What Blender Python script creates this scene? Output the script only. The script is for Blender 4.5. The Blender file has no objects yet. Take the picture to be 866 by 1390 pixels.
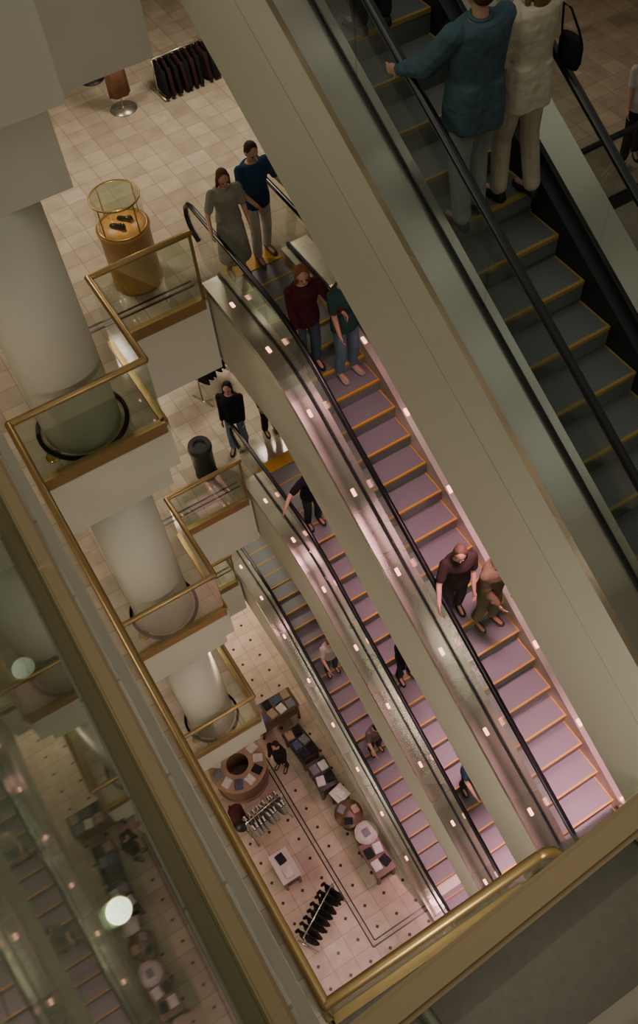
import bpy, bmesh, math, random
from mathutils import Vector, Matrix
random.seed(4)
PI=math.pi
C=bpy.context.scene.collection
# ------------------------------------------------------------ camera frame
f=1264.0
n_=Vector((.0671,.5523,.8310)); u_=Vector((-.5196,-.6917,.5016)); v_=Vector((.8518,-.4655,.2406))
ZC=21.8
Z1,Z2,Z3,Z4,Z5=19.4,13.2,8.4,3.6,0.0
def P(px,py,z):
    r=Vector(((px-433)/f,(py-695)/f,1)); l=(ZC-z)/r.dot(n_)
    return Vector((l*r.dot(v_),l*r.dot(u_),z))
cam=bpy.data.cameras.new('camera'); co=bpy.data.objects.new('camera',cam); C.objects.link(co)
M=Matrix(((v_.x,-v_.y,-v_.z,0),(u_.x,-u_.y,-u_.z,0),(-n_.x,n_.y,n_.z,ZC),(0,0,0,1)))
co.matrix_world=M
cam.sensor_fit='VERTICAL'; cam.sensor_height=36; cam.lens=f/1390*36; cam.clip_start=.05; cam.clip_end=200
bpy.context.scene.camera=co
# ------------------------------------------------------------ materials
def newmat(name):
    m=bpy.data.materials.new(name); m.use_nodes=True; nt=m.node_tree
    return m,nt,nt.nodes['Principled BSDF']
def N(nt,t,**k):
    n=nt.nodes.new(t)
    for a,b in k.items(): setattr(n,a,b)
    return n
def simple(name,col,rough=.6,metal=0,noise=.08,nscale=3,bump=0,bscale=60,spec=.5,bdist=.01):
    m,nt,b=newmat(name)
    tc=N(nt,'ShaderNodeTexCoord'); no=N(nt,'ShaderNodeTexNoise'); no.inputs['Scale'].default_value=nscale
    nt.links.new(tc.outputs['Object'],no.inputs['Vector'])
    mx=N(nt,'ShaderNodeMix',data_type='RGBA'); c=Vector(col)
    mx.inputs['A'].default_value=(*(c*(1-noise)),1); mx.inputs['B'].default_value=(*(c*(1+noise)),1)
    nt.links.new(no.outputs['Fac'],mx.inputs['Factor']); nt.links.new(mx.outputs['Result'],b.inputs['Base Color'])
    b.inputs['Roughness'].default_value=rough; b.inputs['Metallic'].default_value=metal
    b.inputs['Specular IOR Level'].default_value=spec
    if bump:
        n2=N(nt,'ShaderNodeTexNoise'); n2.inputs['Scale'].default_value=bscale
        nt.links.new(tc.outputs['Object'],n2.inputs['Vector'])
        bp=N(nt,'ShaderNodeBump'); bp.inputs['Strength'].default_value=bump; bp.inputs['Distance'].default_value=bdist
        nt.links.new(n2.outputs['Fac'],bp.inputs['Height']); nt.links.new(bp.outputs['Normal'],b.inputs['Normal'])
    return m
def glassmat(name,tint,boost=1.0,base=.04,rough=.015):
    m=bpy.data.materials.new(name); m.use_nodes=True; nt=m.node_tree; nt.nodes.clear()
    o=N(nt,'ShaderNodeOutputMaterial'); t=N(nt,'ShaderNodeBsdfTransparent'); g=N(nt,'ShaderNodeBsdfGlossy'); mx=N(nt,'ShaderNodeMixShader')
    lw=N(nt,'ShaderNodeLayerWeight'); lw.inputs['Blend'].default_value=.5
    pw=N(nt,'ShaderNodeMath',operation='POWER'); pw.inputs[1].default_value=5; nt.links.new(lw.outputs['Facing'],pw.inputs[0])
    ma=N(nt,'ShaderNodeMath',operation='MULTIPLY_ADD'); ma.inputs[1].default_value=1-base; ma.inputs[2].default_value=base; nt.links.new(pw.outputs[0],ma.inputs[0])
    t.inputs['Color'].default_value=(*tint,1); g.inputs['Roughness'].default_value=rough; g.inputs['Color'].default_value=(*boost,1) if isinstance(boost,tuple) else (boost,boost,boost,1)
    nt.links.new(ma.outputs[0],mx.inputs[0]); nt.links.new(t.outputs[0],mx.inputs[1]); nt.links.new(g.outputs[0],mx.inputs[2]); nt.links.new(mx.outputs[0],o.inputs[0])
    return m
def emit(name,col,s):
    m,nt,b=newmat(name); b.inputs['Base Color'].default_value=(*col,1)
    b.inputs['Emission Color'].default_value=(*col,1); b.inputs['Emission Strength'].default_value=s
    return m
def tiles(name,c1,c2,mortar,size,rough,dots=None):
    m,nt,b=newmat(name); L=nt.links.new
    tc=N(nt,'ShaderNodeTexCoord'); br=N(nt,'ShaderNodeTexBrick'); br.offset=0; br.squash=1
    br.inputs['Scale'].default_value=1; br.inputs['Brick Width'].default_value=size; br.inputs['Row Height'].default_value=size
    br.inputs['Mortar Size'].default_value=.005; br.inputs['Color1'].default_value=(*c1,1); br.inputs['Color2'].default_value=(*c2,1); br.inputs['Mortar'].default_value=(*mortar,1)
    L(tc.outputs['Object'],br.inputs['Vector'])
    no=N(nt,'ShaderNodeTexNoise'); no.inputs['Scale'].default_value=4; no.inputs['Detail'].default_value=6; L(tc.outputs['Object'],no.inputs['Vector'])
    mx=N(nt,'ShaderNodeMix',data_type='RGBA',blend_type='MULTIPLY'); mx.inputs['Factor'].default_value=.45
    L(br.outputs['Color'],mx.inputs['A']); L(no.outputs['Fac'],mx.inputs['B']); last=mx.outputs['Result']
    if dots:
        per,rad=dots
        sx=N(nt,'ShaderNodeSeparateXYZ'); L(tc.outputs['Object'],sx.inputs[0]); fs=[]
        for k in range(2):
            d=N(nt,'ShaderNodeMath',operation='DIVIDE'); d.inputs[1].default_value=per; L(sx.outputs[k],d.inputs[0])
            fr=N(nt,'ShaderNodeMath',operation='FRACT'); L(d.outputs[0],fr.inputs[0])
            s=N(nt,'ShaderNodeMath',operation='SUBTRACT'); s.inputs[1].default_value=.5; L(fr.outputs[0],s.inputs[0])
            a=N(nt,'ShaderNodeMath',operation='ABSOLUTE'); L(s.outputs[0],a.inputs[0]); fs.append(a)
        ad=N(nt,'ShaderNodeMath',operation='ADD'); L(fs[0].outputs[0],ad.inputs[0]); L(fs[1].outputs[0],ad.inputs[1])
        lt=N(nt,'ShaderNodeMath',operation='LESS_THAN'); lt.inputs[1].default_value=rad; L(ad.outputs[0],lt.inputs[0])
        m2=N(nt,'ShaderNodeMix',data_type='RGBA'); m2.inputs['B'].default_value=(.06,.035,.03,1)
        L(lt.outputs[0],m2.inputs['Factor']); L(last,m2.inputs['A']); last=m2.outputs['Result']
    L(last,b.inputs['Base Color']); b.inputs['Roughness'].default_value=rough
    return m
cream=simple('cream_plaster',(.66,.635,.53),.55,noise=.04,bump=.05)
clad=simple('cream_cladding',(.64,.61,.495),.5,noise=.03)
brass=simple('antique_brass',(.37,.25,.105),.38,.7,noise=.15,nscale=8)
brassb=simple('polished_brass',(.62,.44,.16),.22,.95,noise=.1)
def steelmat(name,r0,r1,metal):
    m,nt,b=newmat(name); L=nt.links.new
    tc=N(nt,'ShaderNodeTexCoord'); mp=N(nt,'ShaderNodeMapping'); mp.inputs['Scale'].default_value=(.2,.9,.9); L(tc.outputs['Object'],mp.inputs['Vector'])
    no=N(nt,'ShaderNodeTexNoise'); no.inputs['Scale'].default_value=1.2; no.inputs['Detail'].default_value=1; L(mp.outputs['Vector'],no.inputs['Vector'])
    mr=N(nt,'ShaderNodeMapRange'); mr.inputs['From Min'].default_value=.35; mr.inputs['From Max'].default_value=.65; mr.inputs['To Min'].default_value=r0; mr.inputs['To Max'].default_value=r1; L(no.outputs['Fac'],mr.inputs['Value']); L(mr.outputs['Result'],b.inputs['Roughness'])
    cr=N(nt,'ShaderNodeMix',data_type='RGBA'); cr.inputs['A'].default_value=(.76,.71,.59,1); cr.inputs['B'].default_value=(.36,.335,.27,1)
    mr2=N(nt,'ShaderNodeMapRange'); mr2.inputs['From Min'].default_value=.35; mr2.inputs['From Max'].default_value=.65; L(no.outputs['Fac'],mr2.inputs['Value']); L(mr2.outputs['Result'],cr.inputs['Factor'])
    L(cr.outputs['Result'],b.inputs['Base Color'])
    b.inputs['Metallic'].default_value=metal
    return m
steel=steelmat('brushed_steel',.20,.36,.85)
satin=steelmat('satin_steel',.45,.55,.55)
rubber=simple('black_rubber',(.006,.006,.008),.3,noise=.1)
black=simple('black_trim',(.012,.012,.014),.45)
matte=simple('matte_dark_ring',(.01,.01,.01),.9,spec=.1)
seamm=simple('panel_joint',(.34,.31,.25),.6)
yellow=simple('yellow_step_edge',(.54,.29,.03),.6)
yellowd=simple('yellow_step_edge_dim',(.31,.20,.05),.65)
darkin=simple('dark_inlay',(.03,.02,.02),.3)
dimfloor=simple('beige_floor_dimmed',(.13,.12,.10),.95,noise=.2,nscale=12)  # near floors: their dim light is put into this darker colour
glass=glassmat('clear_glass',(.88,.93,.88),base=.08)
eglass=glassmat('escalator_glass',(.90,.92,.90),base=.05,boost=.85)
tglass=glassmat('tinted_glass',(.84,.87,.86),base=.03,boost=.5)
nglass=glassmat('darkened_glass',(.60,.62,.58),base=.12)  # tint darkened to put shade over the view below the nearest rail
mglass=glassmat('reflective_glass',(.48,.53,.48),(.48,.54,.48),base=.06,rough=.028)
glintm=emit('deck_glint',(1,.50,.36),3)  # glow stands in for bright reflections on the steel
wood=simple('honey_wood',(.42,.22,.07),.4,noise=.25,nscale=6)
dwood=simple('dark_wood',(.12,.065,.04),.35,noise=.25,nscale=6)
tile2=tiles('marble_tiles',(.66,.56,.43),(.50,.41,.31),(.36,.29,.22),.32,.10)
tile5=tiles('marble_tiles_with_dots',(.68,.56,.44),(.58,.46,.35),(.33,.24,.19),.5,.11,(.5,.09))
def stepmat(name,a,b_):
    m,nt,b=newmat(name); L=nt.links.new
    tc=N(nt,'ShaderNodeTexCoord'); w=N(nt,'ShaderNodeTexWave'); w.bands_direction='X'; w.inputs['Scale'].default_value=18; L(tc.outputs['Object'],w.inputs['Vector'])
    rp=N(nt,'ShaderNodeMix',data_type='RGBA'); rp.inputs['A'].default_value=(*a,1); rp.inputs['B'].default_value=(*b_,1)
    L(w.outputs['Fac'],rp.inputs['Factor']); L(rp.outputs['Result'],b.inputs['Base Color'])
    b.inputs['Metallic'].default_value=.1; b.inputs['Roughness'].default_value=.55
    return m
stepm=stepmat('ribbed_step',(.115,.12,.12),(.235,.235,.235))
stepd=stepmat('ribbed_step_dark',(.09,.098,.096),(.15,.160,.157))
_fc={}
def cloth(c,rough=.85):
    k=tuple(round(x,3) for x in c)
    if k not in _fc: _fc[k]=simple('fabric',k,rough,noise=.22,nscale=7,bump=.7,bscale=9,spec=.2,bdist=.03)
    return _fc[k]
skin=simple('skin',(.50,.27,.19),.5,noise=.06,nscale=12)
eyem=simple('eye',(.03,.02,.02),.2); lipm=simple('lips',(.35,.1,.09),.5)
# ------------------------------------------------------------ mesh helpers
def box(b,x0,x1,y0,y1,z0,z1,mi=0):
    vs=[b.verts.new(p) for p in ((x0,y0,z0),(x1,y0,z0),(x1,y1,z0),(x0,y1,z0),(x0,y0,z1),(x1,y0,z1),(x1,y1,z1),(x0,y1,z1))]
    for q in ((0,3,2,1),(4,5,6,7),(0,1,5,4),(1,2,6,5),(2,3,7,6),(3,0,4,7)):
        fc=b.faces.new([vs[i] for i in q]); fc.material_index=mi
def obox(b,p,q,w,z0,z1,off=0,mi=0):
    p=Vector(p[:2]); q=Vector(q[:2]); d=(q-p).normalized(); s=Vector((-d.y,d.x))
    c=[p+s*(off-w/2),q+s*(off-w/2),q+s*(off+w/2),p+s*(off+w/2)]
    vs=[b.verts.new((k.x,k.y,z0)) for k in c]+[b.verts.new((k.x,k.y,z1)) for k in c]
    for q_ in ((0,3,2,1),(4,5,6,7),(0,1,5,4),(1,2,6,5),(2,3,7,6),(3,0,4,7)):
        fc=b.faces.new([vs[i] for i in q_]); fc.material_index=mi
def frame_of(d):
    d=d.normalized(); a=Vector((0,0,1)) if abs(d.z)<.9 else Vector((1,0,0))
    x=d.cross(a).normalized(); return x,x.cross(d).normalized()
def rings(b,rs,mi=0,close=False,smooth=True):
    R=[[b.verts.new(p) for p in r] for r in rs]; n=len(R[0])
    m=len(R)
    for i in range(m if close else m-1):
        A=R[i];B=R[(i+1)%m]
        for j in range(n):
            fc=b.faces.new((A[j],A[(j+1)%n],B[(j+1)%n],B[j])); fc.material_index=mi; fc.smooth=smooth
    if not close:
        for r in (R[0],R[-1]):
            fc=b.faces.new(r); fc.material_index=mi
def tube(b,pts,r,seg=10,mi=0,rx=None,close=False):
    pts=[Vector(p) for p in pts]; rs=[]; n=len(pts); px=None
    for i,p in enumerate(pts):
        if close: d=(pts[(i+1)%n]-pts[i-1])
        else: d=(pts[min(i+1,n-1)]-pts[max(i-1,0)])
        d.normalize()
        if px is None: x,y=frame_of(d)
        else:
            x=(px-d*px.dot(d)).normalized(); 
        y=x.cross(d).normalized(); px=x
        rr=r if not isinstance(r,(list,tuple)) else r[i]
        rs.append([p+x*math.cos(2*PI*k/seg)*rr*(rx or 1)+y*math.sin(2*PI*k/seg)*rr for k in range(seg)])
    rings(b,rs,mi,close)
def lathe(b,prof,c=(0,0,0),seg=32,mi=0):
    c=Vector(c); rings(b,[[c+Vector((r*math.cos(2*PI*k/seg),r*math.sin(2*PI*k/seg),z)) for k in range(seg)] for r,z in prof],mi)
def ring_loft_closed(b,prof,c,seg=32,mi=0):
    c=Vector(c); rings(b,[[c+Vector((r*math.cos(2*PI*k/seg),r*math.sin(2*PI*k/seg),z)) for r,z in prof] for k in range(seg)],mi,True,False)
def cap(b,p,q,r1,r2,seg=10):
    p=Vector(p);q=Vector(q); d=(q-p); 
    if d.length<1e-5: d=Vector((0,0,1e-4))
    dn=d.normalized(); x,y=frame_of(dn); rs=[]
    for a in (-80,-50,-20,0): 
        a=math.radians(a); rs.append((p+dn*r1*math.sin(a),r1*math.cos(a)))
    for a in (0,20,50,80):
        a=math.radians(a); rs.append((q+dn*r2*math.sin(a),r2*math.cos(a)))
    rings(b,[[c+x*math.cos(2*PI*k/seg)*r+y*math.sin(2*PI*k/seg)*r for k in range(seg)] for c,r in rs])
def ell(b,c,r,R=None,seg=14):
    c=Vector(c); rs=[]
    for i in range(1,10):
        a=-PI/2+PI*i/10; row=[]
        for k in range(seg):
            t=2*PI*k/seg; p=Vector((r[0]*math.cos(a)*math.cos(t),r[1]*math.cos(a)*math.sin(t),r[2]*math.sin(a)))
            if R: p=R@p
            row.append(c+p)
        rs.append(row)
    rings(b,rs)
def mk(name,b,mats,parent=None,org=(0,0,0),smooth=None,recalc=True):
    if recalc: bmesh.ops.recalc_face_normals(b,faces=b.faces)
    org=Vector(org)
    if org.length: bmesh.ops.translate(b,verts=b.verts,vec=-org)
    me=bpy.data.meshes.new(name); b.to_mesh(me); b.free()
    for m in (mats if isinstance(mats,(list,tuple)) else [mats]): me.materials.append(m)
    o=bpy.data.objects.new(name,me); C.objects.link(o)
    if parent: o.parent=parent
    else: o.location=org
    return o
def B(): return bmesh.new()
def tag(o,label,cat,group=None):
    o['label']=label; o['category']=cat
    if group: o['group']=group
    return o
def thing(name,label,cat,loc=(0,0,0),rz=0,group=None):
    o=bpy.data.objects.new(name,None); C.objects.link(o); o.location=loc; o.rotation_euler=(0,0,rz); o.empty_display_size=.1
    return tag(o,label,cat,group)
def struct(name,b,m):
    o=mk(name,b,m); o['kind']='structure'; return o
# ------------------------------------------------------------ setting
XL,XR,YN,YF=-8,14,-8,20
NR=.88
def level(z,yedge,ytop,ybot,mat,side=0.0,near=NR,right=7.3,d1=.8,d2=1.3,ex0=3.02,ex1=4.68):
    fl=[(XL,side,near,7.3),(XL,1.65,7.3,yedge),(XL,ex0,yedge,YF),(ex0,ex1,ytop,YF),(ex1,XR,right,YF)]
    nr=[(XL,ex0,YN,near),(ex0,ex1,YN,ybot),(ex1,XR,YN,near)]
    b=B()
    for x0,x1,y0,y1 in fl: box(b,x0,x1,y0,y1,z-.03,z)
    struct('floor',b,mat)
    b=B()
    for x0,x1,y0,y1 in nr: box(b,x0,x1,y0,y1,z-.03,z)
    struct('floor',b,dimfloor)
    b=B()
    for i,(x0,x1,y0,y1) in enumerate(fl+nr):
        if i==1:
            box(b,x0,x1,y0,y1,z-d1,z-.03); box(b,x0,x1-.14,y0+.14,y1,z-d2,z-d1)
        else: box(b,x0,x1,y0,y1,z-d2,z-.03)
    struct('ceiling',b,cream)
EA=dict(U0=8.3,zt=Z1,zb=Z2,flat=2.0,dx=0,depth=1.66)
EB=dict(U0=7.05,zt=Z2,zb=Z3,flat=2.0,dx=0,depth=1.35)
EC=dict(U0=7.3,zt=Z3,zb=Z4,flat=2.0,dx=0,depth=1.25)
ED=dict(U0=9.2,zt=Z4,zb=Z5,flat=2.0,dx=-.2,depth=.8)
S=math.tan(PI/6)
def ub(E): return E['U0']-(E['zt']-E['zb'])/S
D1=2.85
level(Z1,8.9,10.28,-5.2,tile2,side=-.065,near=-.13,d1=2.0,d2=D1)
level(Z2,8.9,9.03,ub(EA)-2,tile2)
level(Z3,9.0,9.28,ub(EB)-2,tile2)
level(Z4,10.4,11.18,ub(EC)-2,tile2,ex0=2.8,ex1=4.5)
b=B(); box(b,XL,XR,YN,YF,-.1,0); struct('floor',b,tile5)
for nm,a in (('wall_back',(XL,XR,YF,YF+.2)),('wall_left',(XL-.2,XL,YN,YF)),('wall_right',(XR,XR+.2,YN,YF)),('wall_near',(XL,XR,YN-.2,YN))):
    b=B(); box(b,*a,0,26); struct(nm,b,cream)
def inl(z,segs,w=.035):
    b=B()
    for p,q in segs: obox(b,p,q,w,z+.001,z+.006)
    return b
struct('trim_1',inl(0,[((1.45,9.5),(1.45,2.95)),((1.55,9.5),(1.55,3.05)),((1.45,2.95),(3,2.95)),((1.55,3.05),(3,3.05))]),darkin)
k=2
for z,ye in ((Z2,8.9),(Z3,9.0),(Z4,10.4)):
    x1=3.0 if z>Z4 else 2.78
    struct('trim_%d'%k,inl(z,[((1.2,ye+.35),(x1,ye+.35)),((1.2,ye+.45),(x1,ye+.45)),((1.2,ye+.35),(1.2,ye-.9))],.03),darkin); k+=1
# columns
nm={Z2:'upper',Z3:'middle',Z4:'lower'}
desc={Z2:'largest and topmost cream round column standing in the glass-railed bay beside the display case',
      Z3:'middle cream round column in the glass-railed bay one storey below the display case',
      Z4:'smallest and lowest cream round column above the round clothes counter'}
for z,t in ((Z2,Z1-D1+1.3),(Z3,Z2),(Z4,Z3)):
    r=thing('column',desc[z],'column',(.78,7.9,z),0,'columns stacked floor above floor')
    b=B(); lathe(b,[(.47,0),(.47,t-1.3-z)],seg=48); mk('shaft',b,cream,r)
    b=B(); ring_loft_closed(b,[(.52,0.002),(.57,0.002),(.57,.03),(.52,.03)],(0,0,0),48); mk('base_ring',b,matte,r)
    b=B(); lathe(b,[(.09,.001),(.09,.012),(.07,.018),(.01,.02)],(0,0,0),20)
    tag(mk('floor_outlet',b,brassb),'round brass floor outlet beside the '+nm[z]+' round column','outlet','brass floor outlets').location=(.28,7.62,z)
# ------------------------------------------------------------ balustrade
def balustrade(label,pts,z,h=1.1,r=.042,bw=.09,panel=1.5,group='brass-railed glass balustrades',posts=(0,-1),gm=None,basez=.17,rm=None):
    org=(pts[0][0],pts[0][1],z)
    root=thing('glass_balustrade',label,'balustrade',org,0,group)
    b=B()
    for i in range(len(pts)-1):
        p=Vector((*pts[i],z+h)); q=Vector((*pts[i+1],z+h)); cap(b,p,q,r,r,14)
    mk('handrail',b,rm or brass,root,org)
    b=B()
    for i in range(len(pts)-1): obox(b,pts[i],pts[i+1],bw,z-basez+.04,z+.05)
    mk('base_channel',b,rm or brass,root,org)
    for i in range(len(pts)-1):
        p=Vector(pts[i]);q=Vector(pts[i+1]); L=(q-p).length; n=max(1,round(L/panel)); d=(q-p)/L
        for j in range(n):
            b=B(); obox(b,p+d*(L*j/n+.01),p+d*(L*(j+1)/n-.01),.014,z+.05,z+h-.03); mk('glass_panel',b,gm or glass,root,org)
    for i in posts:
        b=B(); x,y=pts[i]; cap(b,(x,y,z),(x,y,z+h),.022,.022); mk('post',b,rm or brass,root,org)
    return root
for z,ye,lab in ((Z2,8.9,'largest brass and glass balustrade running round the topmost column and past the display case'),
             (Z3,9.0,'middle-floor brass and glass balustrade beside the black bin and round the middle column'),
             (Z4,10.4,'lowest brass and glass balustrade, just above the round clothes counter')):
    pts=[(3.0 if z>Z4 else 2.7,NR),(0,NR),(0,7.33),(1.62,7.33),(1.62,ye+.03),(2.98 if z>Z4 else 2.76,ye+.03)]
    if z==Z2: pts[0]=(1.92,NR)
    root=balustrade(lab,pts,z,panel=1.5,posts=(-1,) if z==Z2 else (0,-1))
    if z==Z2:
        org=(1.92,NR,z)
        b=B(); tube(b,[(1.90,NR,z+1.1),(1.98,NR-.005,z+1.095),(2.05,NR-.03,z+1.06),(2.09,NR-.07,z+1.0),(2.10,NR-.09,z+.9),(2.10,NR-.09,z)],.042,14); mk('rail_end',b,brass,root,org)
        b=B(); obox(b,(1.94,NR),(3.0,NR),.014,z+.05,z+.95); mk('glass_panel',b,glass,root,org)
        b=B(); obox(b,(1.92,NR),(3.0,NR),.05,z-.02,z+.05); mk('base_channel',b,brass,root,org)
rb=balustrade('glass balustrade with etched zigzags beyond the nearest escalator at the right edge',[(4.9,7.33),(13.5,7.33)],Z2,panel=2.0,rm=black,gm=tglass)
b=B()
for j in range(7):
    x=6.5+j*.8
    for q in (0,.12):
        tube(b,[(x,7.31,Z2+.35+q),(x+.3,7.31,Z2+.6+q),(x+.45,7.31,Z2+.45+q),(x+.6,7.31,Z2+.6+q)],.006,6)
mk('etched_chevrons',b,steel,rb,(4.9,7.33,Z2))
# nearest level
bronze=simple('aged_brass_band',(.33,.22,.115),.5,.3,noise=.08,nscale=3)
bronzed=simple('dim_gold_band',(.33,.225,.115),.48,.35,noise=.08,nscale=3)
o0=(-.1,-.13,Z1)
r=thing('glass_screen','tall reflecting glass screen in a brass base channel along the left edge','glass screen',o0)
b=B(); box(b,-.126,-.074,-.12,7.3,Z1+.004,Z1+.03); bmesh.ops.bevel(b,geom=b.edges[:],offset=.008,segments=4,affect='EDGES')
mk('base_channel',b,bronze,r,o0)
for j in range(4):
    b=B(); y0=-.12+j*1.855; box(b,-.133,-.126,y0+.003,y0+1.852,Z1+.004,Z1+3.2); mk('glass_panel',b,mglass,r,o0)
o0=(-.05,.127,Z1)
r=thing('glass_balustrade','nearest balustrade, its flat brass handrail crossing the lower right corner','balustrade',o0,0,'brass-railed glass balustrades')
ry=lambda x:.098+.055*x
b=B(); obox(b,(-.12,ry(-.12)),(4.5,ry(4.5)),.042,Z1+1.088,Z1+1.108); bmesh.ops.bevel(b,geom=b.edges[:],offset=.007,segments=4,affect='EDGES')
mk('handrail',b,bronzed,r,o0)
for j in range(3):
    b=B(); x0=-.05+j*1.5; obox(b,(x0+.006,ry(x0)),(x0+1.494,ry(x0+1.494)),.012,Z1-.3,Z1+1.08); mk('glass_panel',b,nglass,r,o0)
    for q in (.25,1.25):
        b=B(); cap(b,(x0+q,-.125,Z1-.15),(x0+q,ry(x0+q)-.008,Z1-.15),.02,.02); mk('glass_bracket',b,steel,r,o0)
for i,(px,py) in enumerate(((160,1235),(30,905))):
    p=P(px,py,Z1+.02)
    r=thing('floor_uplight',['brightest round floor lamp behind the left glass, low in the frame','fainter round floor lamp behind the left glass, at the left edge halfway down'][i],'lamp',(p.x,p.y,Z1),0,'floor lamps behind the glass')
    b=B(); lathe(b,[(.042,0),(.042,.012),(.036,.015),(.033,.01)],seg=24); mk('rim',b,brass,r)
    b=B(); lathe(b,[(.033,.01),(.03,.02),(.018,.028),(.003,.031)],seg=24); mk('lens',b,emit('floor_lamp_lens',(1,.98,.80),(30,3)[i]),r)
# ------------------------------------------------------------ escalators
RUN=.2/S
def zn(E,y):
    w=.6; U0=E['U0']; Ub=ub(E)
    if y>=U0+w: return E['zt']
    if y>U0-w: return E['zt']-S*(U0+w-y)**2/(4*w)
    if y>=Ub+w: return E['zt']-(U0-y)*S
    if y>Ub-w: return E['zb']+S*(y-(Ub-w))**2/(4*w)
    return E['zb']
def ribbon(b,E,ys,top,bot,x0,x1,mi=0):
    rs=[]
    for y in ys:
        a=zn(E,y)+top; c=bot(y) if callable(bot) else zn(E,y)+bot
        rs.append([(x0,y,c),(x1,y,c),(x1,y,a),(x0,y,a)])
    rings(b,rs,mi,False,False)
def tread(E,y):
    y1=E['U0']+E['flat']; k=math.ceil((y1-y)/RUN); y0=y1-k*RUN; return zn(E,y0)
def escalator(label,E,ymin=None,lights=True,gm=None,sm=None,ym=None):
    gm=gm or eglass
    U0=E['U0']; Ub=ub(E); dx=E['dx']; yt=U0+E['flat']; yb=Ub-2; org=(3.85+dx,yb,E['zb'])
    root=thing('escalator',label,'escalator',org,0,'escalators stacked floor above floor')
    nst=80; ys=[yt+(yb-yt)*i/nst for i in range(nst+1)]
    xl,xr=3.05+dx,4.65+dx; gl,gr=3.3+dx,4.36+dx; sl,sr=3.42+dx,4.24+dx; dp=E['depth']
    def bot(y):
        z=min(E['zt']-1.2,E['zt']-(U0-y)*S-dp)
        return max(z,E['zb']+.01) if y>Ub+1.2 else max(z,E['zb']-.25 if y<Ub else E['zb']+.01)
    b=B()
    ribbon(b,E,ys,.13,bot,xl,xl+.05); ribbon(b,E,ys,.13,bot,xr-.05,xr)
    rings(b,[[(xl+.05,y,bot(y)),(xr-.05,y,bot(y)),(xr-.05,y,bot(y)+.06),(xl+.05,y,bot(y)+.06)] for y in ys],0,False,False)
    mk('truss_cladding',b,clad,root,org)
    if E is EA:
        b=B(); ribbon(b,E,ys,-.5,-.508,xl-.003,xl+.001); mk('seam',b,seamm,root,org)
    for x0,x1 in ((xl-.01,gl-.02),(gr+.02,xr+.01)):
        b=B(); ribbon(b,E,ys,.17,.06,x0,x1); mk('deck',b,steel,root,org)
    for x in (gl,gr):
        b=B(); ribbon(b,E,ys,.2,.1,x-.02,x+.02); mk('glazing_gasket',b,black,root,org)
    for x0,x1 in ((gl+.02,sl-.005),(sr+.005,gr-.02)):
        b=B(); ribbon(b,E,ys,.14,-.35,x0,x1); mk('skirt',b,steel if x0<sl else (satin if lights else black),root,org)
    for x in (gl,gr):
        L=yt-yb; n=9
        for j in range(n):
            a=[yt-L*j/n-.004-(L/n-.008)*q/8 for q in range(9)]
            b=B(); ribbon(b,E,a,.9,.2,x-.006,x+.006); mk('glass_panel',b,gm,root,org)
    for x in (gl,gr):
        pts=[]
        for q in range(7):
            a=PI/2-PI*q/6; pts.append((x,yt+.5+.26*math.cos(a),E['zt']+.67+.27*-math.sin(-a)))
        top=[(x,y,zn(E,y)+.94) for y in [yt+.4]+ys+[yb-.4]]
        bot_=[]
        for q in range(7):
            a=PI/2+PI*q/6; bot_.append((x,yb-.5+.26*math.cos(a),E['zb']+.67+.27*math.sin(a)))
        pts=list(reversed(pts))+top+bot_
        b=B(); tube(b,pts,.03,10,rx=1.2); mk('handrail',b,rubber,root,org)
        for yy,sg,zz in ((yt,1,E['zt']),(yb,-1,E['zb'])):
            b=B(); pp=[(yy,zz),(yy+sg*.5,zz),(yy+sg*.72,zz+.6),(yy+sg*.6,zz+.86),(yy,zz+.9)]
            rings(b,[[(x-.006,y,z+.01) for y,z in pp],[(x+.006,y,z+.01) for y,z in pp]],0,False,False); mk('newel_glass',b,gm,root,org)
    b=B(); box(b,-.41,.41,0,RUN,-.03,0); 
    box(b,-.41,.41,0,.02,-.2,-.03)
    box(b,-.41,.41,-.004,.022,-.03,.004,1); box(b,-.41,-.394,.022,RUN,0,.004,1); box(b,.394,.41,.022,RUN,0,.004,1)
    proto=None; y=yt-RUN; cx=(sl+sr)/2
    while y>max(yb,ymin if ymin is not None else -99):
        loc=(cx-org[0],y-org[1],zn(E,y)-org[2])
        if proto is None: proto=mk('step',b,[sm or stepm,ym or yellow],root); o=proto
        else: o=proto.copy(); C.objects.link(o); o.parent=root
        o.location=loc; y-=RUN
    b=B(); box(b,sl,sr,yt-.02,yt+.25,E['zt']+.002,E['zt']+.012); mk('comb_plate',b,[yellow],root,org)
    b=B(); box(b,sl,sr,yb-.3,yb+.1,E['zb']+.002,E['zb']+.012); mk('landing_plate',b,[steel],root,org)
    lp=None; y=yt-.6  # glowing bars drawn for the bright reflections along deck and skirt
    while lights and y>yb+.5:
        for x,dz,yo in ((xl+.13,.171,0),(sr+.05,.141,-.45)):
            if lp is None:
                b=B(); box(b,-.022,.022,-.05,.05,0,.008); bmesh.ops.bevel(b,geom=b.edges[:],offset=.004,segments=2,affect='EDGES'); lp=mk('deck_glint_bar',b,glintm,root); o=lp
            else: o=lp.copy(); C.objects.link(o); o.parent=root
            yy=y+yo
            o.location=(x-org[0],yy-org[1],zn(E,yy)+dz-org[2]); o.rotation_euler=(math.atan((zn(E,yy+.05)-zn(E,yy-.05))/.1),0,0)
        y-=.95
    return root
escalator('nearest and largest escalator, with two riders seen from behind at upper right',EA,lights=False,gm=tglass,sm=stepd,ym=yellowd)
escalator('escalator descending beside the glass display case, with riders in maroon and blue at its top',EB)
escalator('narrower escalator below, with a black-shirted rider and a bin near its top',EC)
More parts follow.
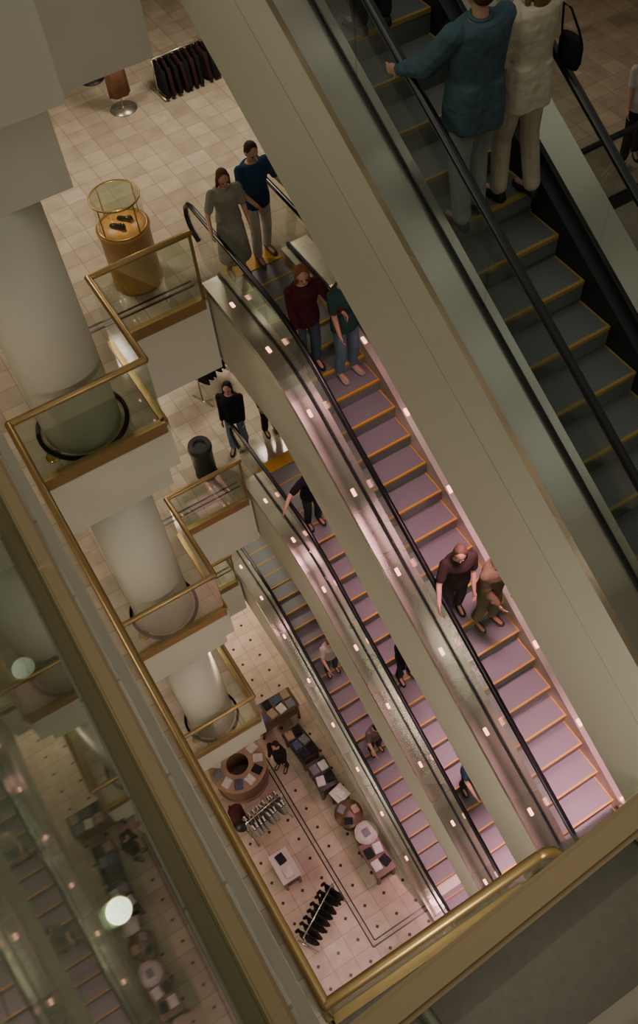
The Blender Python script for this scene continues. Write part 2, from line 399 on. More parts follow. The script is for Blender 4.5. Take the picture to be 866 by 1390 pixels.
escalator('lowest escalator, dropping past the clothes tables to the dotted ground floor',ED)
# ------------------------------------------------------------ people
def blob(name,b,vox,mat,parent):
    me=bpy.data.meshes.new('t'); b.to_mesh(me); b.free(); o=bpy.data.objects.new('t',me); C.objects.link(o)
    md=o.modifiers.new('r','REMESH'); md.mode='VOXEL'; md.voxel_size=vox
    sm=o.modifiers.new('s','SMOOTH'); sm.iterations=2; sm.factor=.5
    dg=bpy.context.evaluated_depsgraph_get(); m2=bpy.data.meshes.new_from_object(o.evaluated_get(dg))
    bpy.data.objects.remove(o); m2.name=name; m2.materials.clear(); m2.materials.append(mat)
    for p in m2.polygons: p.use_smooth=True
    r=bpy.data.objects.new(name,m2); C.objects.link(r); r.parent=parent; return r
def dirv(az,el):
    az=math.radians(az); el=math.radians(el)
    return Vector((math.sin(az)*math.cos(el),math.cos(az)*math.cos(el),math.sin(el)))
def person(label,loc,yaw,h=1.75,lean=0,arms=None,stance=0,shirt=(.1,.1,.1),sleeve='short',low='trousers',lowc=(.1,.12,.2),hair=(.04,.02,.01),hl=0,shoe=(.02,.02,.02),vox=.012,head=(0,0),bulk=1.0,group=None,bend=0,sk=None,printed=False,collar=False,loose=0):
    s=h/1.75
    root=thing('person',label,'person',loc,yaw,group)
    piv=Vector((0,0,.95)); Rl=Matrix.Rotation(-math.radians(lean),3,'X')
    T=lambda p:(piv+Rl@(Vector(p)-piv))*s
    G=lambda p:Vector(p)*s
    Rh=Rl@Matrix.Rotation(math.radians(head[1]),3,'Z')@Matrix.Rotation(-math.radians(head[0]),3,'X')
    hp=Vector((0,0,1.52)); H=lambda p:(T(hp)+(Rh@(Vector(p)-hp))*s)
    torso=[(.86,.15,.105,0),(.95,.168,.115,0),(1.04,.155,.108,0),(1.13,.138,.1,0),(1.25,.158,.112,.01),(1.36,.178,.115,.01),(1.43,.168,.095,0),(1.475,.10,.07,-.01)]
    def tor(b,inf,z0=0,z1=9):
        rs=[]
        for z,a,d,y in torso:
            if z<z0 or z>z1: continue
            rs.append([T((( a*bulk+inf)*math.cos(2*PI*k/20),y+(d*bulk+inf)*math.sin(2*PI*k/20),z)) for k in range(20)])
        rings(b,rs)
    arms=arms or ((((12,-84),(5,-72)),((12,-84),(5,-72))))
    J=[]
    for sd,(ua,fa) in zip((-1,1),arms):
        sh=T((sd*.18*bulk,0,1.415))
        d=dirv(ua[0],ua[1])
        d=Vector((d.x*sd,d.y,d.z)); el=sh+d*.285*s
        d2=dirv(fa[0],fa[1]); d2=Vector((d2.x*sd,d2.y,d2.z)); wr=el+d2*.25*s
        J.append((sd,sh,el,wr,d2))
    LG=[]
    for sd in (-1,1):
        st=stance*sd; 
        hipj=G((sd*.088,0,.93)); kn=G((sd*.1,.03+st*.12+bend*.12,.50-bend*.02)); an=G((sd*.105,-.02+st*.22,.085)); LG.append((sd,hipj,kn,an))
    b=B(); tor(b,0)
    cap(b,T((0,-.01,1.45)),H((0,.0,1.57)),.055*s,.05*s)
    ell(b,H((0,.005,1.645)),(.074*s,.092*s,.105*s),Rh); ell(b,H((0,.03,1.585)),(.052*s,.062*s,.055*s),Rh)
    cap(b,H((0,.09,1.645)),H((0,.112,1.612)),.009*s,.014*s,8)
    ell(b,H((0,.088,1.575)),(.024*s,.012*s,.012*s),Rh)
    for sd in (-1,1): ell(b,H((sd*.077,-.002,1.63)),(.012*s,.02*s,.032*s),Rh)
    fr=max(.0085,vox*.72)
    for sd,sh,el,wr,d2 in J:
        cap(b,sh,el,.05*s,.04*s); cap(b,el,wr,.039*s,.026*s)
        inn=Vector((-sd,.2,0)); inn=(inn-d2*inn.dot(d2)).normalized(); sx=d2.cross(inn).normalized()
        if sx.y<0 and abs(d2.y)<.8: sx=-sx
        Rm=Matrix((sx,d2,inn)).transposed()
        ell(b,wr+d2*.048*s,(.04*s,.055*s,.017*s),Rm)
        for off,ln in ((-.031,.055),(-.0105,.068),(.0105,.072),(.031,.065)):
            a=wr+d2*.085*s+sx*off*s*1.05; c=a+(d2*.92+inn*.3).normalized()*ln*.55*s; e=c+(d2*.6+inn*.8).normalized()*ln*.5*s
            cap(b,a,c,fr,fr*.95,8); cap(b,c,e,fr*.95,fr*.8,8)
        a=wr+d2*.03*s+sx*.03*s; c=a+(sx*.75+d2*.6).normalized()*.04*s; e=c+(sx*.2+d2*.9+inn*.3).normalized()*.035*s
        cap(b,a,c,fr*1.25,fr*1.1,8); cap(b,c,e,fr*1.1,fr*.9,8)
    for sd,hp_,kn,an in LG:
        cap(b,hp_,kn,.078*s,.052*s); cap(b,kn,kn*.6+an*.4+Vector((0,-.02*s,0)),.05*s,.05*s); cap(b,kn*.6+an*.4+Vector((0,-.02*s,0)),an,.05*s,.034*s)
        cap(b,an+G((0,0,-.03)),an+G((sd*.01,.15,-.045)),.035*s,.025*s)
    blob('body',b,vox,sk or skin,root)
    for sd in (-1,1):
        b=B(); ell(b,H((sd*.03,.09,1.645)),(.013*s,.008*s,.007*s),Rh,10); mk('eye',b,eyem,root)
    b=B(); ell(b,H((0,.099,1.577)),(.022*s,.006*s,.007*s),Rh,10); mk('mouth',b,lipm,root)
    b=B(); ell(b,H((0,-.022,1.672)),(.084*s,.094*s,.092*s),Rh); ell(b,H((0,-.04,1.62)),(.08*s,.07*s,.075*s),Rh)
    if hl>0:
        ell(b,H((0,-.06,1.6-hl*.4)),(.085*s,.05*s,(.1+hl*.45)*s),Rh)
        for sd in (-1,1): cap(b,H((sd*.072,.0,1.66)),H((sd*.085,.0,1.56-hl*.3)),.025*s,.02*s)
    blob('hair',b,vox,cloth(hair,.6),root)
    st_=cloth(shirt); b=B(); inf=.018+loose
    if low=='dress': tor(b,inf,.9)
    else: tor(b,inf+.004,.9)
    if low!='dress':
        rs=[[T(((a*bulk+loose*(1.2+.8*math.sin(5*t+1)))*math.cos(t),(d*bulk+loose*(1.2+.8*math.sin(5*t+1)))*math.sin(t),z)) for t in [2*PI*k/30 for k in range(30)]] for z,a,d in ((.84-loose*3,.185,.14),(.92,.188,.142),(1.1,.165,.125))]; rings(b,rs)
    for sd,sh,el,wr,d2 in J:
        if sleeve=='none': continue
        if sleeve=='short':
            m=sh*.3+el*.7; cap(b,sh,m,.067*s,.062*s)
        else:
            cap(b,sh,el,(.068+loose)*s,(.056+loose)*s); cap(b,el,wr-d2*.03*s,(.056+loose)*s,(.042+loose*.5)*s)
            if loose:
                for q,rr in ((.35,.066),(.7,.064),(1.25,.06),(1.6,.055)):
                    c=sh.lerp(el,q) if q<1 else el.lerp(wr,q-1)
                    ell(b,c,((rr+loose)*s,(rr+loose)*s,.03*s))
    shirt_o=blob('shirt' if low!='dress' else 'dress_top',b,vox,st_,root)
    pale=cloth((.5,.48,.45))
    if printed:
        b=B()
        for sy in (-1,1):
            for a0,a1,z0,z1 in ((-.07,.07,1.34,1.365),(-.09,-.03,1.26,1.32),(.03,.09,1.26,1.32),(-.05,.05,1.21,1.235)):
                rings(b,[[T((x,sy*(.142+.004*e-.25*x*x),z)) for x,z in ((a0,z0),(a1,z0),(a1,z1),(a0,z1))] for e in (0,1)],0,False,False)
        o=mk('shirt_print',b,pale,shirt_o)
    if collar:
        b=B(); tube(b,[T((.066*math.cos(t),.062*math.sin(t)-.005,1.485+.01*math.sin(t))) for t in [2*PI*k/16 for k in range(16)]],.016*s,8,close=True); mk('collar',b,pale if collar is True else st_,shirt_o)
    lc=cloth(lowc); b=B()
    if low=='trousers' or low=='shorts':
        rs=[[G(((a*bulk)*math.cos(2*PI*k/20),(d*bulk)*math.sin(2*PI*k/20),z)) for k in range(20)] for z,a,d in ((.8,.165,.115),(.88,.18,.128),(.98,.17,.122))]; rings(b,rs)
        for sd,hp_,kn,an in LG:
            if low=='shorts': cap(b,hp_,kn+G((0,0,.04)),.098*s*bulk,.082*s)
            else: cap(b,hp_,kn,.096*s*bulk,.072*s*bulk); cap(b,kn,an+G((0,-.005,.03)),.074*s*bulk,.066*s*bulk)
        blob(low,b,vox,lc,root)
    else:
        L=.35 if low=='skirt' else .3
        rs=[[G((a*math.cos(2*PI*k/20),d*math.sin(2*PI*k/20),z)) for k in range(20)] for z,a,d in ((L,.24,.2),(.6,.215,.18),(.85,.19,.14),(1.0,.16,.12),(1.08,.15,.115))]; rings(b,rs)
        blob('skirt',b,vox,lc,root)
    for sd,hp_,kn,an in LG:
        b=B()
        x,y=an.x/s,an.y/s
        rs=[]
        for yy,w,hh in ((-.075,.028,.05),(-.05,.04,.085),(0,.042,.095),(.06,.046,.07),(.12,.05,.05),(.17,.04,.04),(.195,.02,.025)):
            rs.append([G((x+sd*.012*max(0,yy*8)+w*math.cos(t),y+yy,max(.002,hh/2+hh/2*math.sin(t)*1.0))) for t in [2*PI*k/12 for k in range(12)]])
        rings(b,rs); mk('shoe',b,cloth(shoe,.5),root)
    return root
def on(E,x,y,dz=.004): return (x+E['dx'],y,tread(E,y)+dz)
person('man in a blue denim shirt seen from behind, one hand on the nearest escalator rail',on(EA,3.64,4.45),0,1.78,2,arms=(((38,-52),(12,-22)),((18,-83),(0,-60))),shirt=(.055,.090,.112),sleeve='long',lowc=(.25,.265,.26),hair=(.10,.04,.02),vox=.0085,bulk=1.06,stance=.25,head=(8,8),loose=.018,collar=2)
wmn=person('woman in a cream coat and trousers on the nearest escalator beside the denim shirt',on(EA,4.06,4.45),.08,1.74,2,arms=(((14,-80),(0,-45)),((14,-80),(0,-30))),shirt=(.50,.44,.34),sleeve='long',lowc=(.44,.38,.29),hair=(.18,.09,.04),hl=.25,vox=.0085,bulk=1.0,stance=-.3,loose=.017,collar=2,head=(5,20))
person('rider in black higher up the nearest escalator, cut off by the top of the frame',on(EA,3.72,5.85),0,1.75,0,shirt=(.02,.02,.03),sleeve='long',lowc=(.02,.02,.025),vox=.011)
# B
person('woman in a pale grey short-sleeved dress stepping onto the escalator beside the display case',(3.60,9.1,Z2+.014),PI-.15,1.66,3,arms=(((25,-75),(0,-40)),((45,-50),(10,-15))),shirt=(.25,.24,.2),low='dress',lowc=(.27,.26,.22),hair=(.10,.05,.02),hl=.2,head=(15,0))
person('man in a dark blue short-sleeved shirt and white trousers at the head of the escalator',(4.06,9.2,Z2+.014),PI,1.78,3,arms=(((35,-55),(10,-15)),((30,-75),(-30,-30))),shirt=(.02,.05,.10),lowc=(.60,.57,.52),hair=(.05,.025,.015),head=(15,0),shoe=(.1,.06,.04),stance=.3)
person('red-haired woman in a maroon sweater riding down near the top of the escalator',on(EB,3.58,7.2),PI-.1,1.66,3,arms=(((35,-50),(10,-5)),((10,-84),(0,-70))),shirt=(.07,.012,.02),sleeve='long',lowc=(.06,.08,.11),hair=(.22,.07,.03),hl=.3,head=(12,-10),loose=.004)
person('man in a teal green shirt and blue jeans riding down beside the woman in maroon',on(EB,3.97,6.95),PI+.1,1.76,3,arms=(((10,-84),(-10,-30)),((12,-82),(0,-70))),shirt=(.025,.065,.055),sleeve='short',lowc=(.12,.17,.23),hair=(.05,.03,.02),head=(15,10),shoe=(.3,.28,.24),loose=.004)
person('woman in a dark brown top beside the handrail halfway down the middle of the picture',on(EB,3.62,4.1),PI-.25,1.64,4,arms=(((12,-80),(-15,-45)),((40,-50),(20,-10))),shirt=(.035,.022,.018),sleeve='short',lowc=(.04,.035,.035),hair=(.10,.06,.035),hl=.3,head=(12,-20),loose=.006,stance=.2)
person('man in an olive-brown patterned shirt and khaki trousers close beside the woman in dark brown',on(EB,3.95,3.85),PI+.2,1.74,4,arms=(((8,-84),(-10,-60)),((12,-80),(-15,-45))),shirt=(.115,.09,.05),sleeve='long',lowc=(.15,.125,.08),hair=(.06,.03,.02),head=(12,20),shoe=(.1,.05,.03),loose=.006,stance=-.2)
# C
person('rider in a black printed T-shirt with both arms out on the handrails',on(EC,3.70,7.95),PI,1.72,8,arms=(((70,-25),(40,-15)),((75,-20),(50,-10))),shirt=(.008,.008,.01),lowc=(.03,.03,.04),hair=(.03,.015,.01),head=(20,0),printed=True)
person('rider in a black jacket and white collar halfway down the narrower escalator',on(EC,3.72,5.2),PI,1.74,6,arms=(((60,-35),(20,-15)),((15,-80),(0,-60))),shirt=(.01,.01,.012),sleeve='long',lowc=(.02,.02,.03),hair=(.05,.03,.02),head=(15,0),collar=True)
person('rider in a dark blue top near the foot of the narrower escalator',on(EC,3.78,3.4),PI,1.72,8,arms=(((65,-30),(20,-15)),((30,-60),(0,-20))),shirt=(.02,.06,.11),lowc=(.015,.015,.02),hair=(.03,.015,.01),head=(15,0))
# D
person('rider in a pale shirt near the top of the lowest escalator',on(ED,3.76,7.75),PI,1.68,5,arms=(((50,-40),(20,-15)),((30,-60),(0,-20))),shirt=(.4,.35,.3),lowc=(.05,.05,.08),hair=(.12,.06,.03),head=(15,0))
person('dark-haired rider in a grey top further down the lowest escalator',on(ED,3.76,6.05),PI,1.7,8,arms=(((50,-40),(20,-15)),((30,-60),(0,-20))),shirt=(.10,.07,.06),lowc=(.05,.03,.03),hair=(.01,.008,.008),head=(15,0))
# floors
p=P(326,606,Z3); person('person in a black shirt and blue jeans walking by the bin on the middle floor',(p.x,p.y,Z3),PI-.6,1.72,0,shirt=(.01,.01,.012),sleeve='long',lowc=(.12,.18,.25),hair=(.01,.008,.006),hl=.15,stance=.4)
p=P(368,584,Z3); person('person all in black beside the one in jeans, half hidden by the escalator',(p.x,p.y,Z3),PI,1.7,0,shirt=(.012,.01,.01),sleeve='long',lowc=(.012,.01,.01),hair=(.02,.01,.01))
p=P(384,1040,0); person('shopper in a black jacket standing beside the round clothes counter',(p.x,p.y,0),2.2,1.7,5,shirt=(.02,.012,.015),sleeve='long',lowc=(.02,.015,.02),hair=(.03,.015,.01))
p=P(852,218,Z2); person('shopper in a white top and black trousers behind the right-hand balustrade',(p.x,p.y,Z2),2.6,1.72,0,shirt=(.5,.48,.5),lowc=(.015,.02,.02),hair=(.05,.03,.02),stance=.5)
p=P(722,60,Z2); person('shopper in a red top in the far upper right beyond the nearest escalator',(p.x,p.y,Z2),2.9,1.7,0,shirt=(.5,.02,.02),lowc=(.1,.02,.02),hair=(.05,.03,.02))
r=thing('handbag','small black shoulder bag hanging behind the woman in the cream coat','bag',(4.29,4.31,wmn.location.z+1.02))
b=B(); rings(b,[[(.04*a*math.cos(t),.11*a*math.sin(t),z) for t in [2*PI*k/16 for k in range(16)]] for z,a in ((0,.8),(.05,1),(.15,1),(.2,.85))]); mk('pouch',b,cloth((.008,.008,.01),.4),r)
b=B(); tube(b,[(0,-.1,.18),(-.03,-.08,.28),(-.08,-.03,.42),(-.09,.03,.43),(-.03,.08,.28),(0,.1,.18)],.008,6); mk('strap',b,cloth((.008,.008,.01),.4),r)
# ------------------------------------------------------------ upper-floor things
p=P(188,378,Z2)
r=thing('display_case','round glass-topped display case on a honey-coloured drum, holding dark shoes','display case',(p.x,p.y,Z2))
b=B(); lathe(b,[(.34,0),(.34,.04),(.33,.05),(.33,.86),(.35,.87),(.35,.9),(.02,.905)],seg=40); mk('drum',b,wood,r)
b=B(); lathe(b,[(.31,.905),(.31,1.34)],seg=40); bm_f=[fc for fc in b.faces if len(fc.verts)>4]; bmesh.ops.delete(b,geom=bm_f,context='FACES'); mk('glass_drum',b,glass,r)
for z in (.905,1.34):
    b=B(); tube(b,[(.315*math.cos(t),.315*math.sin(t),z) for t in [2*PI*k/40 for k in range(40)]],.013,8,close=True); mk('brass_hoop',b,brass,r)
for k in range(4):
    a=k*PI/2+.4; b=B(); cap(b,(.31*math.cos(a),.31*math.sin(a),.9),(.31*math.cos(a),.31*math.sin(a),1.34),.009,.009,8); mk('brass_rod',b,brass,r)
b=B(); lathe(b,[(.3,1.335),(.3,1.345)],seg=40); mk('glass_lid',b,glass,r)
for i in range(2):
    b=B(); rs=[]
    for yy,w,h in ((-.11,.02,.09),(-.08,.032,.1),(0,.03,.06),(.06,.04,.045),(.11,.034,.03),(.13,.012,.015)):
        rs.append([(w*math.cos(t),yy,max(.0,h/2+h/2*math.sin(t))) for t in [2*PI*k/12 for k in range(12)]])
    rings(b,rs)
    o=tag(mk('shoe',b,simple('patent_leather',(.01,.01,.015),.15)),['dark shoe in the round display case, nearer the glass','dark shoe in the round display case, behind the other'][i],'shoe','pair of dark shoes')
    o.location=(p.x-.07+i*.14,p.y-.03+i*.08,Z2+.91); o.rotation_euler=(0,0,.6)
l=bpy.data.lights.new('case_lamp','POINT'); l.energy=6; l.color=(1,.7,.35); l.shadow_soft_size=.02; o=bpy.data.objects.new('case_lamp',l); C.objects.link(o); o.location=(p.x,p.y,Z2+1.28)
def garment_mesh(col,L=.75,w=.21):
    b=B(); prof=[(0,.05,.02),(-.02,.1,.025),(-.06,w,.03),(-.2,w*.95,.035),(-.45,w*.92,.04),(-L,w*1.02,.045)]
    rings(b,[[(d*math.cos(t),a*math.sin(t),z) for t in [2*PI*k/16 for k in range(16)]] for z,a,d in prof])
    for s_ in (-1,1): cap(b,(0,s_*(w-.03),-.08),(0,s_*(w+.05),-.45),.04,.035,8)
    tube(b,[(0,0,-.01),(0,0,.04),(0,.02,.07),(0,0,.09),(0,-.02,.075)],.004,6,mi=1)
    return b
def stripe_mat():
    m,nt,bs=newmat('striped_fabric'); tc=N(nt,'ShaderNodeTexCoord'); w=N(nt,'ShaderNodeTexWave'); w.bands_direction='Z'; w.inputs['Scale'].default_value=4.5
    nt.links.new(tc.outputs['Object'],w.inputs['Vector']); cr=N(nt,'ShaderNodeValToRGB'); cr.color_ramp.interpolation='CONSTANT'
    cr.color_ramp.elements[0].color=(.02,.02,.025,1); cr.color_ramp.elements[1].position=.5; cr.color_ramp.elements[1].color=(.6,.56,.5,1)
    nt.links.new(w.outputs['Fac'],cr.inputs[0]); nt.links.new(cr.outputs[0],bs.inputs['Base Color']); bs.inputs['Roughness'].default_value=.9; return m
stripes=stripe_mat()
def rack(label,loc,rz,L,n,cols,glabel,group,h=1.35,gl=.75,mat=None):
    r=thing('clothes_rack',label,'clothes rack',loc,rz)
    b=B(); tube(b,[(-L/2,0,h),(L/2,0,h)],.015,8); mk('rail',b,steel,r)
    for x in (-L/2,L/2):
        b=B(); tube(b,[(x,0,.03),(x,0,h)],.015,8); mk('upright',b,steel,r)
        b=B(); tube(b,[(x,-.25,.03),(x,.25,.03)],.02,8); mk('foot',b,steel,r)
    protos=[]
    for i,c in enumerate(cols):
        o=mk('hanging_garment',garment_mesh(c,gl),[mat or cloth(c),steel]); protos.append(o)
    Rz=Matrix.Rotation(rz,3,'Z')
    for i in range(n):
        k=i%len(cols); o=protos[k] if i<len(cols) else protos[k].copy()
        if i>=len(cols): C.objects.link(o)
        x=-L/2+.08+(L-.16)*i/(n-1); o.location=Vector(loc)+Rz@Vector((x,random.uniform(-.01,.01),h-.07)); o.rotation_euler=(0,0,rz+random.uniform(-.15,.15))
        tag(o,glabel,'garment',group)
p=P(168,148,Z2)
r=thing('dress_stand','long brown dress on a slim stand with a round chrome base, upper left','dress stand',(p.x,p.y,Z2))
b=B(); lathe(b,[(.22,0),(.22,.015),(.05,.03),(.02,.05)],seg=28); mk('base',b,steel,r)
b=B(); cap(b,(0,0,.03),(0,0,1.5),.014,.012); mk('pole',b,steel,r)
b=B(); rings(b,[[((a+.012*math.cos(6*t))*math.cos(t),(d+.01*math.cos(6*t))*math.sin(t),z) for t in [2*PI*k/48 for k in range(48)]] for z,a,d in ((.25,.17,.11),(.7,.16,.1),(.95,.15,.1),(1.1,.13,.09),(1.3,.16,.1),(1.42,.14,.06),(1.48,.06,.045))]); mk('dress',b,cloth((.19,.10,.05)),r)
p=P(125,108,Z2)
r=thing('dress_stand','dark round-based clothes stand at the far upper left','dress stand',(p.x,p.y,Z2))
b=B(); lathe(b,[(.2,0),(.2,.015),(.05,.03),(.02,.05)],seg=24); mk('base',b,black,r)
b=B(); cap(b,(0,0,.03),(0,0,1.5),.014,.012); mk('pole',b,steel,r)
b=B(); rings(b,[[(a*math.cos(t),d*math.sin(t),z) for t in [2*PI*k/16 for k in range(16)]] for z,a,d in ((.5,.18,.13),(.9,.17,.12),(1.2,.17,.11),(1.42,.14,.07),(1.48,.06,.05))]); mk('jacket',b,cloth((.02,.02,.025)),r)
p=P(256,112,Z2)
rack('low rack of black clothes at the top of the display-case floor',(p.x,p.y,Z2),.05,1.1,10,[(.01,.01,.012),(.03,.012,.012)],'black garment on the rack beyond the display case','black garments on the far rack',gl=.46,h=.6)
p=P(281,642,Z3)
r=thing('litter_bin','black cylindrical litter bin beside the escalator on the middle floor','bin',(p.x,p.y,Z3))
b=B(); lathe(b,[(.2,0),(.2,.03),(.19,.04),(.2,.72),(.215,.74),(.215,.78)],seg=28); mk('drum',b,black,r)
b=B(); ring_loft_closed(b,[(.1,.78),(.215,.78),(.2,.83),(.12,.82)],(0,0,0),28); mk('lid',b,simple('dark_metal',(.06,.06,.06),.3,.6),r)
p=P(296,525,Z3); rack('small rack of dark clothes on the middle floor behind the walking person',(p.x,p.y,Z3),.4,.9,7,[(.015,.012,.012)],'dark garment on the small middle-floor rack','dark garments on the middle-floor rack')
# ------------------------------------------------------------ ground floor
def folded_mesh():
    b=B(); box(b,-.14,.14,-.17,.17,0,.035); bmesh.ops.bevel(b,geom=b.edges[:],offset=.014,segments=2,affect='EDGES')
    b2=B(); box(b2,-.135,.135,-.165,.16,.034,.06); bmesh.ops.bevel(b2,geom=b2.edges[:],offset=.011,segments=2,affect='EDGES')
    me=bpy.data.meshes.new('t'); b2.to_mesh(me); b2.free(); b.from_mesh(me); bpy.data.meshes.remove(me)
    tube(b,[(-.05,.12,.062),(0,.09,.066),(.05,.12,.062)],.01,6); return b
_fp={}
def folded(loc,rz,c,label,group,s=.68):
    if c not in _fp: o=mk('folded_garment',folded_mesh(),cloth(c)); _fp[c]=o
    else: o=_fp[c].copy(); C.objects.link(o)
    o.scale=(s,s,1.1)
    o.location=loc; o.rotation_euler=(0,0,rz); tag(o,label,'clothes',group)
CN={(.6,.57,.55):'white',(.02,.02,.025):'black',(.3,.03,.04):'red',(.2,.2,.22):'grey',(.08,.1,.16):'navy',(.35,.25,.18):'tan'}
W,K,Rd,Gy,Nv,Tn=list(CN)
def table(px,py,w,d,rz,top,items,label,what,h=.75):
    p=P(px,py,h); p=Vector((p.x,p.y,0))
    r=thing('display_table',label,'table',p,rz)
    b=B(); box(b,-w/2,w/2,-d/2,d/2,h-.05,h); bmesh.ops.bevel(b,geom=b.edges[:],offset=.008,segments=1,affect='EDGES'); mk('tabletop',b,top,r)
    for sx in (-1,1):
        for sy in (-1,1):
            b=B(); box(b,sx*(w/2-.06)-.03,sx*(w/2-.06)+.03,sy*(d/2-.06)-.03,sy*(d/2-.06)+.03,0,h-.05); mk('leg',b,dwood,r)
    b=B(); box(b,-w/2+.05,w/2-.05,-d/2+.05,d/2-.05,.2,.23); mk('shelf',b,dwood,r)
    Rz=Matrix.Rotation(rz,3,'Z')
    for x,y,c,a in items: folded(p+Rz@Vector((x,y,h)),rz+a,c,'%s folded garment on the %s'%(CN[c],what),'folded clothes on the '+what)
def grid(w,d,cols,pitch=(.25,.3)):
    out=[]; nx=max(1,int(w/pitch[0])); ny=max(1,int(d/pitch[1])); i=0
    for a in range(nx):
        for c in range(ny):
            out.append(((a-(nx-1)/2)*pitch[0],(c-(ny-1)/2)*pitch[1],cols[i%len(cols)],random.uniform(-.25,.25))); i+=1
    return out
whitet=simple('white_laminate',(.55,.5,.47),.3); blackt=simple('black_laminate',(.035,.03,.032),.3)
table(372,960,1.1,.55,.0,dwood,grid(1.05,.55,[Nv,Gy,Tn,K,W],(.25,.26)),'dark wooden table nearest the lowest escalator top, with navy and grey folded clothes','table nearest the escalator top')
table(408,1008,.5,.85,.1,blackt,grid(.46,.9,[K,Nv,Tn,K,Gy],(.22,.28)),'black table of dark folded clothes beside the lowest escalator','black table by the escalator')
table(437,1050,.48,.75,-.05,blackt,grid(.46,.6,[W,Gy,K],(.22,.3)),'black table of white and grey folded clothes, second along the escalator','second black table')
table(461,1077,.36,.36,.2,whitet,[(0,0,W,.2)],'small white square table beside the round tables','small white table')
table(386,1175,.45,.7,.0,whitet,[(0,-.18,W,0),(0,.16,K,.1)],'white-topped table with white and black clothes in the open floor','white-topped floor table')
table(512,1163,.5,.8,.0,dwood,grid(.5,.6,[W,K,K,W],(.22,.3)),'dark table with a grid of black and white clothes at the escalator foot','table at the escalator foot')
def rtable(px,py,rad,m,cs,label,what,h=.75):
    p=P(px,py,h); p=Vector((p.x,p.y,0)); r=thing('round_table',label,'table',p)
    b=B(); lathe(b,[(rad,h-.04),(rad,h),(.01,h+.001)],seg=32); mk('tabletop',b,m,r)
    b=B(); lathe(b,[(rad*.6,0),(rad*.6,.03),(.05,.06),(.05,h-.04)],seg=24); mk('pedestal',b,dwood,r)
    for i,c in enumerate(cs):
        a=i*2*PI/len(cs); q=rad*.55 if len(cs)>1 else 0
        folded(p+Vector((q*math.cos(a),q*math.sin(a),h+.002)),a,c,'%s folded garment on the %s'%(CN[c],what),'folded clothes on the '+what,.55)
rtable(473,1104,.32,dwood,[Tn,Gy,K],'dark round table with tan and grey clothes beside the lowest escalator','dark round table')
rtable(497,1130,.26,whitet,[Gy],'pale round table with one grey garment beside the lowest escalator','pale round table')
p=P(322,1037,.9); p=Vector((p.x,p.y,0)); r=thing('round_counter','round tan wooden counter ringed with folded clothes, below the lowest column','counter',p)
b=B(); ring_loft_closed(b,[(.28,0),(.64,0),(.64,.05),(.6,.06),(.6,.86),(.28,.86)],(0,0,0),40); mk('body',b,simple('pale_wood_panel',(.24,.15,.09),.4,noise=.15),r)
b=B(); ring_loft_closed(b,[(.26,.86),(.68,.86),(.68,.9),(.26,.9)],(0,0,0),40); mk('countertop',b,simple('tan_wood',(.36,.24,.16),.3,noise=.2),r)
cs=(W,K,W,Rd,W,Gy,W,Nv,W,K,W)
for i,c in enumerate(cs):
    a=i*2*PI/len(cs)+.3; folded(p+Vector((.49*math.cos(a),.49*math.sin(a),.9)),a+PI/2+random.uniform(-.2,.2),c,'%s folded garment on the round counter'%CN[c],'folded clothes on the round counter')
p=P(366,1118,0); rack('rack of black and white striped tops in the open ground floor',(p.x,p.y,0),.15,1.0,9,[(.5,.5,.5)],'black and white striped top on the rack','striped tops on the rack',mat=stripes,h=1.2,gl=.65)
p=P(437,1250,0); rack('rack of black dresses on the ground floor near the inlaid dark line',(p.x,p.y,0),.5,1.2,8,[(.006,.006,.008),(.012,.01,.012)],'black dress on the ground-floor rack','black dresses on the rack',h=1.2,gl=.8)
p=P(328,1118,0)
r=thing('dress_stand','dark jacket on a slim stand beside the round counter','dress stand',(p.x,p.y,0))
b=B(); lathe(b,[(.2,0),(.2,.015),(.05,.03),(.02,.05)],seg=24); mk('base',b,black,r)
b=B(); cap(b,(0,0,.03),(0,0,1.3),.014,.012); mk('pole',b,steel,r)
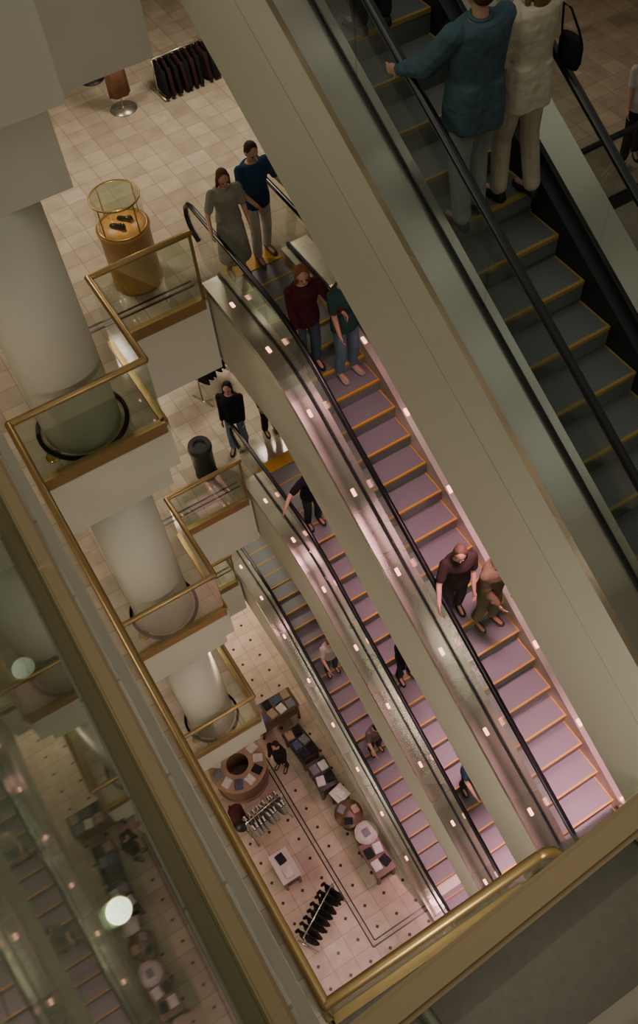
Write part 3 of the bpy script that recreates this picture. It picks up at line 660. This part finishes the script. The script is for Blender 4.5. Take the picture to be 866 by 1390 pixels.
b=B(); rings(b,[[(a*math.cos(t),d*math.sin(t),z) for t in [2*PI*k/16 for k in range(16)]] for z,a,d in ((.5,.18,.13),(.9,.17,.12),(1.15,.17,.11),(1.3,.12,.07),(1.36,.05,.05))]); mk('jacket',b,cloth((.07,.02,.02)),r)
# ------------------------------------------------------------ light
def area(loc,size,power,col,rot=(0,0,0),sy=None,spread=None):
    l=bpy.data.lights.new('area_lamp','AREA'); l.energy=power; l.color=col; l.size=size
    if sy: l.shape='RECTANGLE'; l.size_y=sy
    if spread: l.spread=spread
    o=bpy.data.objects.new('area_lamp',l); C.objects.link(o); o.location=loc; o.rotation_euler=rot
area((0,5,29),7,220,(1,.95,.82))
area((-6.5,4,24.5),4,560,(1,.94,.78),rot=(0,math.radians(-58),0))  # unseen fill added from the left to lighten the truss sides
for z,t in ((Z2,Z1-D1+1.3),(Z3,Z2),(Z4,Z3),(Z5,Z4)):
    zc=t-1.34
    for x,y in ((1.2,12),(5,12),(-3,6),(9,10)):
        area((x,y,zc),.8,(80 if x<9 else 15) if z else 85,(1,.87,.70) if z else (1,.80,.64))
    area((1.3,.2 if z<Z2 else -.7,zc-.1),.8,66 if z else 30,(1,.92,.76),rot=(math.radians(58),0,0),spread=2.2)  # tilted fill added on each level to lighten columns and fascias
for x,y in ((.9,4.2),(2.1,5.6),(1.2,7.6),(2.3,8.8),(2.2,3.6)):
    l=bpy.data.lights.new('spot_lamp','SPOT'); l.energy=110; l.color=(1,.82,.64); l.spot_size=math.radians(16); l.spot_blend=.8; l.shadow_soft_size=.05
    o=bpy.data.objects.new('spot_lamp',l); C.objects.link(o); o.location=(x,y,7.0)
for E,U,pw in ((EA,EB,80),(EB,EC,82),(EC,ED,82)):
    for y in (1.2,3.6,5.6,7.4):
        if y>7 and E is EA: continue
        z=min(zn(E,y)-E['depth'],E['zt']-1.2)-.12
        area((3.86,y,z),.4,pw*{1.2:.82,3.6:.48,5.6:.20,7.4:.12}[y],(1,.46,.58),sy=.9,spread=1.2)
w=bpy.data.worlds.new('world'); bpy.context.scene.world=w; w.use_nodes=True
bg=w.node_tree.nodes['Background']; bg.inputs[0].default_value=(.79,.78,.68,1); bg.inputs[1].default_value=.38
